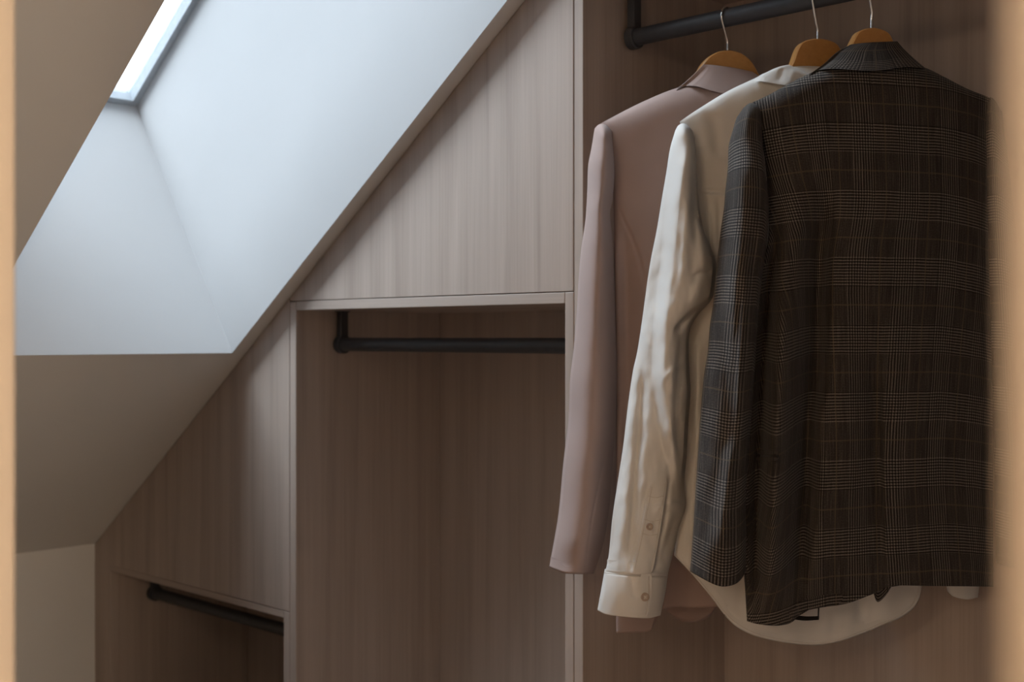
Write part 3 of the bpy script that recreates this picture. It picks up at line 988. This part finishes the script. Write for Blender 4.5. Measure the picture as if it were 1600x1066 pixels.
def st_sl(X, Y, S, T):
    r = np.zeros_like(X)
    fold = [(1068, 205), (1065, 216), (1059, 263), (1052, 311), (1045, 375), (1042, 413), (1035, 469), (1031, 510), (1029, 560), (1029, 594), (1036, 650), (1044, 695), (1058, 745), (1066, 790)]
    r += step(X, Y, fold, 24, 0.030, 60)
    r += vfold(X, Y, [(1066, 500), (1062, 560), (1056, 640), (1062, 720), (1069, 790)], 6, 12, -0.010, 40)
    r += hfold(X, Y, [(1050, 520), (1072, 497), (1092, 482), (1120, 466)], 4, 12, -0.020, 14)             # deep fold under the elbow
    r += vfold(X, Y, [(1098, 330), (1098, 380), (1094, 440), (1080, 490)], 9, 9, 0.007, 30)
    r += vfold(X, Y, [(1075, 300), (1070, 380), (1064, 460)], 6, 10, 0.006, 40)
    r += vfold(X, Y, [(1086, 240), (1084, 330), (1088, 400)], 6, 6, -0.007, 40)
    r += hfold(X, Y, [(1076, 440), (1092, 428), (1116, 420)], 5, 7, -0.006, 12)
    r += vfold(X, Y, [(1050, 560), (1054, 620), (1048, 700)], 7, 9, 0.006, 40)
    r += hfold(X, Y, [(1030, 600), (1050, 580), (1078, 560)], 7, 7, 0.004, 14)
    r += vfold(X, Y, [(992, 600), (985, 700), (975, 800), (968, 880)], 10, 10, 0.006, 60)
    r += vfold(X, Y, [(1006, 560), (998, 680), (990, 780), (982, 893)], 5, 8, -0.008, 60)
    r += vfold(X, Y, [(1060, 800), (1045, 840), (1030, 895)], 6, 8, -0.007, 25)
    r += vfold(X, Y, [(1046, 740), (1040, 800), (1031, 850), (1022, 897)], 3, 5, -0.006, 15)
    r += vfold(X, Y, [(1013, 750), (1005, 800), (995, 850), (984, 896)], 4, 2.5, -0.004, 15)
    r += hfold(X, Y, [(1018, 800), (1045, 788), (1070, 792)], 6, 8, 0.006, 12)
    return r
st.part('sleeve', 'sleeve', [(1055, 204), (1047, 232), (1041, 270), (1034, 311), (1026, 360), (1017, 405), (1011, 443), (1004, 495), (996, 548), (989, 580), (981, 635), (974, 695), (966, 748), (957, 808), (951, 868), (946, 893)],
        [(1082, 205), (1087, 232), (1090, 293), (1092.5, 323), (1099, 358), (1110, 386), (1119, 411), (1117, 446), (1112, 468), (1094, 488), (1079, 512), (1076, 537), (1077.5, 586), (1079, 609), (1075.5, 661), (1073, 710), (1069, 759), (1072, 790), (1061, 824), (1054, 856), (1043, 899)],
        [(1055, 204), (1060, 196), (1068, 193), (1076, 197), (1082, 205)], [(946, 893), (976, 897), (1010, 899), (1043, 899)],
        M['white'], front=0.052, back=0.032, power=0.68, skew=1.25, off=0.020, relief=st_sl, ns=120, nt=260, top_close=0.03, wrinkle=0.0036, seed=3.7, wscale=(22, 40))
st.stitch('body', [(1056, 867), (1080, 892), (1099, 914), (1120, 940), (1138, 963), (1157, 978), (1184, 991), (1230, 1001), (1272, 1005), (1308, 1000), (1350, 985.5), (1378, 973.5), (1404, 963), (1424, 947), (1432, 932), (1436, 912)], 0.0004, n=140)
st.stitch('sleeve', [(1086, 212), (1084, 232), (1087, 293), (1089, 323), (1095, 358)], 0.0005)
cuff = st.part('cuff', 'cuff', [(945, 889), (941, 912), (933.5, 954)], [(1044, 896), (1039, 930), (1032, 962)],
        [(945, 889), (976, 893), (1010, 895), (1044, 896)], [(933.5, 954), (945, 960), (965, 963), (1012, 966.5), (1032, 962)],
        M['white'], front=0.050, back=0.034, power=0.65, skew=1.2, off=0.022, ns=60, nt=40, top_close=0, wrinkle=0.0012, seed=8.0, wscale=(25, 40),
        relief=lambda X, Y, S, T: 0.004 * np.sin(np.clip(T, 0, 1) * np.pi) + hfold(X, Y, [(940, 893), (976, 898), (1044, 901)], 1.5, 1.5, -0.0025, 4) + vfold(X, Y, [(985, 893), (988, 915), (992, 940)], 6, 6, -0.003, 12))
st.overlay('cuff', 'cuff_edge', [(1000, 897), (1000, 930), (996, 964)], [(1018.5, 897), (1018, 930), (1013, 962)],
           [(1000, 897), (1010, 897), (1018.5, 897)], [(996, 964), (1006, 965), (1013, 962)], M['white'], lift=0.0036, ns=10, nt=24, parent=cuff)
st.button('cuff', 1007.5, 933, 0.0075, parent=cuff)
plk = st.overlay('sleeve', 'sleeve_placket', [(1016, 758), (1008, 800), (998, 850), (988, 893)], [(1043, 752), (1036, 800), (1028, 850), (1019, 896)],
           [(1016, 758), (1025, 745), (1034, 736), (1043, 752)], [(988, 893), (1003, 896), (1019, 896)], M['white'], lift=0.0040, ns=16, nt=60)
st.button('sleeve', 1014.5, 823, 0.0062, parent=plk)
st.stitch('sleeve', [(1019, 761), (1011, 800), (1001, 850), (991, 892)], 0.0045, plk)
st.stitch('sleeve', [(1040, 754), (1033, 800), (1025, 850), (1016, 894)], 0.0045, plk)
st.stitch('sleeve', [(1012, 775), (1025, 778), (1037, 775)], 0.0045, plk, 20)
st.stitch('sleeve', [(1007, 812), (1020, 815), (1030, 813)], 0.0045, plk, 20)
st.stitch('sleeve', [(1004, 834), (1017, 837), (1027, 835)], 0.0045, plk, 20)
st.stitch('cuff', [(944, 895), (976, 899), (1010, 901), (1041, 902)], 0.0008, cuff)
st.stitch('cuff', [(1014, 901), (1013.5, 930), (1009, 961)], 0.0042, cuff, 30)
# far sleeve, its cuff showing under the jacket
st.part('sleeve2', 'sleeve', [(1462, 195), (1474, 400), (1478, 700), (1477, 890)], [(1500, 197), (1516, 400), (1528, 700), (1531, 890)],
        [(1462, 195), (1480, 188), (1500, 197)], [(1477, 890), (1505, 893), (1531, 890)], M['white'], front=0.020, back=0.04, off=-0.03, ns=40, nt=90, top_close=0.04, wrinkle=0.002, seed=4.0)
st.part(None, 'cuff', [(1476, 880), (1477, 905), (1480, 924)], [(1532, 880), (1531, 905), (1528, 929)],
        [(1476, 880), (1505, 882), (1532, 880)], [(1480, 924), (1489, 932), (1511, 937), (1528, 934)], M['white'], front=0.024, back=0.042, off=-0.03, ns=40, nt=20, top_close=0)
def st_col(X, Y, S, T):
    return 0.004 * T + vfold(X, Y, [(1225, 103), (1221, 115), (1216, 130)], 5, 5, -0.004, 8) + vfold(X, Y, [(1240, 103), (1238, 118), (1230, 135)], 6, 6, 0.003, 8)
st.part('collar', 'collar', [(1214, 106.5), (1200, 112), (1187, 118), (1178, 126)], [(1330, 106), (1345, 114), (1360, 124), (1372, 132)],
        [(1214, 106.5), (1223, 103), (1234, 102), (1250, 109), (1278, 117), (1310, 110), (1330, 106)], [(1178, 126), (1196, 128), (1220, 132), (1278, 140), (1330, 136), (1372, 132)],
        M['white'], front=0.005, back=0.02, power=0.4, off=lambda X, Y, S, T: collar_off(st, X, Y, S, T), ns=60, nt=30, top_close=0.25, lip=0, relief=st_col, wrinkle=0.0015, seed=1.2, wscale=(20, 20))
make_hanger(st, -1.142, [(0.0, 0.0), (0.018, -0.002), (0.034, -0.008), (0.044, -0.022), (0.053, -0.046), (0.068, -0.066)], 'wooden coat hanger with steel hook carrying the white shirt')

# ---------------- checked jacket (nearest)
jk = Garment('jacket', (1362, 45), -1.032, 'dark brown glen check wool jacket seen from behind, nearest on the rail', 'jacket')
def jk_rel(X, Y, S, T):
    r = np.zeros_like(X)
    r += vfold(X, Y, [(1363, 100), (1363, 225), (1367, 349), (1371, 498), (1374, 543), (1378, 649), (1380, 775), (1384, 905)], 1.6, 1.6, -0.0022, 15)
    r += vfold(X, Y, [(1288, 260), (1284, 350), (1277, 470), (1274, 585), (1262, 650), (1258, 775), (1251, 860), (1246, 975)], 24, 15, -0.070, 160)
    r += vfold(X, Y, [(1225, 420), (1222, 560), (1216, 700), (1208, 850), (1204, 990)], 18, 24, 0.048, 150)
    r += vfold(X, Y, [(1204, 300), (1202, 420), (1196, 520), (1188, 650), (1181, 800), (1176, 960)], 12, 12, -0.050, 100)
    r += vfold(X, Y, [(1320, 450), (1318, 600), (1312, 750), (1308, 940)], 26, 26, 0.010, 150)
    r += vfold(X, Y, [(1370, 520), (1372, 650), (1374, 800), (1376, 930)], 22, 5, -0.014, 120)
    r += vfold(X, Y, [(1400, 480), (1405, 650), (1405, 900)], 12, 60, 0.008, 120)
    r += vfold(X, Y, [(1440, 150), (1438, 300), (1440, 420)], 30, 30, -0.005, 80)
    r += step(X, Y, [(1371, 498), (1374, 543), (1378, 649), (1380, 775), (1384, 930)], 5, 0.012, 120) * np.exp(-np.maximum(0, X - 1385) / 60.0)
    r += hfold(X, Y, [(1170, 210), (1230, 240), (1290, 250)], 40, 40, 0.004, 40)
    return r
def jk_off(X, Y, S, T):
    # the front quarter on the left swings out into the room, more so towards the hem
    k = smooth01((1330 - X) / 160.0) * smooth01((Y - 250) / 600.0)
    return 0.050 * k
jk.part('body', 'back_body', [(1176, 160), (1192, 230), (1199, 300), (1199, 380), (1180, 450), (1170, 560), (1163, 700), (1160, 830), (1167, 971)],
        [(1548, 153), (1545, 260), (1548, 420), (1551, 650), (1552, 917)],
        [(1176, 160), (1200, 149), (1225, 135), (1262, 116), (1310, 98), (1362, 92), (1410, 97), (1446, 106), (1475, 120), (1512, 139), (1548, 153)],
        [(1167, 971), (1184, 975.5), (1214, 978), (1236, 973.5), (1246, 962), (1262, 954), (1281, 950), (1325, 943), (1363, 928), (1386, 918), (1396, 915), (1450, 916), (1552, 917)],
        M['check'], front=0.050, back=0.045, power=0.5, relief=jk_rel, off=jk_off, ns=190, nt=330, flat_uv=True, top_close=0.035, wrinkle=0.0022, seed=6.0, wscale=(70, 130))
# vent tongue below the centre seam and the facing that shows at the hem
jk.part(None, 'vent_flap', [(1352, 640), (1360, 800), (1364, 925)], [(1386, 640), (1394, 800), (1396, 912)],
        [(1352, 640), (1370, 640), (1386, 640)], [(1364, 925), (1371, 941), (1383, 932), (1396, 912)], M['check'], front=0.003, back=0.003, off=0.018, ns=20, nt=60, top_close=0)
jk.part(None, 'front_facing', [(1226, 958), (1226, 962), (1227, 966)], [(1280, 963), (1280, 966), (1279.5, 969)],
        [(1226, 958), (1255, 963), (1280, 963)], [(1227, 966), (1255, 970), (1279.5, 969)], M['lining'], front=0.003, back=0.003, off=-0.030, ns=20, nt=6, top_close=0, lip=0)
jk.part(None, 'front_facing', [(1278.5, 925), (1278, 948), (1277.5, 968)], [(1281.5, 925), (1280.5, 948), (1279.5, 968)],
        [(1278.5, 925), (1280, 925), (1281.5, 925)], [(1277.5, 968), (1278.5, 968.5), (1279.5, 968)], M['lining'], front=0.003, back=0.003, off=-0.030, ns=6, nt=20, top_close=0, lip=0)
def jk_sl(X, Y, S, T):
    r = np.zeros_like(X)
    crease = [(1146, 215), (1143, 251), (1141, 308), (1139, 413), (1137, 480), (1141, 537), (1146, 612), (1148, 675), (1136, 712), (1126, 770), (1113, 830), (1102, 888)]
    r += step(X, Y, crease, 26, 0.020, 60)
    r += vfold(X, Y, [(1168, 420), (1162, 500), (1156, 580), (1152, 680)], 5, 12, 0.010, 60)
    r += vfold(X, Y, [(1180, 330), (1176, 420), (1168, 520)], 9, 7, -0.010, 60)
    r += vfold(X, Y, [(1163, 250), (1160, 350), (1156, 460)], 10, 12, 0.005, 60)
    r += vfold(X, Y, [(1158, 470), (1152, 500), (1147, 540)], 1.6, 1.6, -0.002, 20)
    r += vfold(X, Y, [(1146, 690), (1140, 730), (1132, 800), (1128, 890)], 8, 10, 0.008, 40)
    r += vfold(X, Y, [(1160, 690), (1152, 760), (1150, 900)], 6, 9, -0.007, 50)
    return r
jk.part('sleeve', 'sleeve', [(1156, 177), (1151, 184), (1145, 203), (1138.5, 228), (1137, 263), (1133, 300), (1131, 326), (1126, 360), (1120, 413), (1115, 469), (1109, 510), (1106, 548), (1100, 586), (1096, 631), (1092, 688), (1087, 763), (1083, 830), (1078, 893)],
        [(1190, 192), (1192, 228), (1197, 274), (1201, 319), (1199, 375), (1192, 425), (1187, 470), (1182, 540), (1177, 613), (1170, 710), (1166, 781), (1167, 838), (1166, 892)],
        [(1156, 177), (1163, 167), (1174, 161), (1186, 168), (1190, 192)], [(1078, 893), (1095, 903), (1117, 914), (1131, 917), (1149, 913), (1159, 904), (1166, 892)],
        M['check'], front=0.062, back=0.045, power=0.68, skew=1.3, off=lambda X, Y, S, T: 0.006 + 0.024 * smooth01((Y - 175) / 110.0) + 0.022 * smooth01((Y - 300) / 400.0), relief=jk_sl, ns=90, nt=280, top_close=0.035, wrinkle=0.0016, seed=9.1, wscale=(24, 60))
jk.part(None, 'sleeve', [(1534, 158), (1538, 400), (1552, 700), (1556, 880)], [(1566, 175), (1592, 400), (1618, 700), (1630, 885)],
        [(1534, 158), (1549, 152), (1566, 175)], [(1556, 880), (1595, 890), (1630, 885)], M['check'], front=0.03, back=0.05, off=-0.01, ns=40, nt=110, top_close=0.04, wrinkle=0.001, seed=2.0)
jk.part('collar', 'collar', [(1329, 69.5), (1307, 82), (1287, 100), (1263, 117)], [(1402, 64.5), (1413, 77), (1430, 93), (1446, 106.5)],
        [(1329, 69.5), (1350, 67), (1375, 65.5), (1402, 64.5)], [(1263, 117), (1280, 109.5), (1305, 107.5), (1350, 110.5), (1380, 109.5), (1413, 105), (1446, 106.5)],
        M['check'], front=0.004, back=0.02, power=0.4, off=lambda X, Y, S, T: collar_off(jk, X, Y, S, T), ns=90, nt=40, top_close=0.16, lip=0)
# jetted pocket on the left quarter
jk.overlay('body', 'pocket_welt', [(1183, 702), (1183, 706), (1183, 710)], [(1216, 704), (1216, 708), (1216, 711)], [(1183, 702), (1200, 703), (1216, 704)], [(1183, 710), (1200, 711), (1216, 711)], M['check'], lift=0.0055, ns=12, nt=8)
jk.overlay('body', 'pocket_welt', [(1182, 713), (1182, 717), (1182, 721)], [(1215, 714), (1215, 718), (1215, 722)], [(1182, 713), (1200, 714), (1215, 714)], [(1182, 721), (1200, 722), (1215, 722)], M['check'], lift=0.0055, ns=12, nt=8)
jk.overlay('body', 'pocket_opening', [(1182, 708), (1182, 712), (1182, 716)], [(1217, 709), (1217, 713), (1217, 717)], [(1182, 708), (1200, 709), (1217, 709)], [(1182, 716), (1200, 717), (1217, 717)], M['lining'], lift=0.0020, ns=12, nt=8)
make_hanger(jk, -1.032, [(0.0, 0.0), (0.018, -0.003), (0.030, -0.009), (0.038, -0.022), (0.048, -0.040), (0.068, -0.062)], 'wooden coat hanger with steel hook carrying the checked jacket')
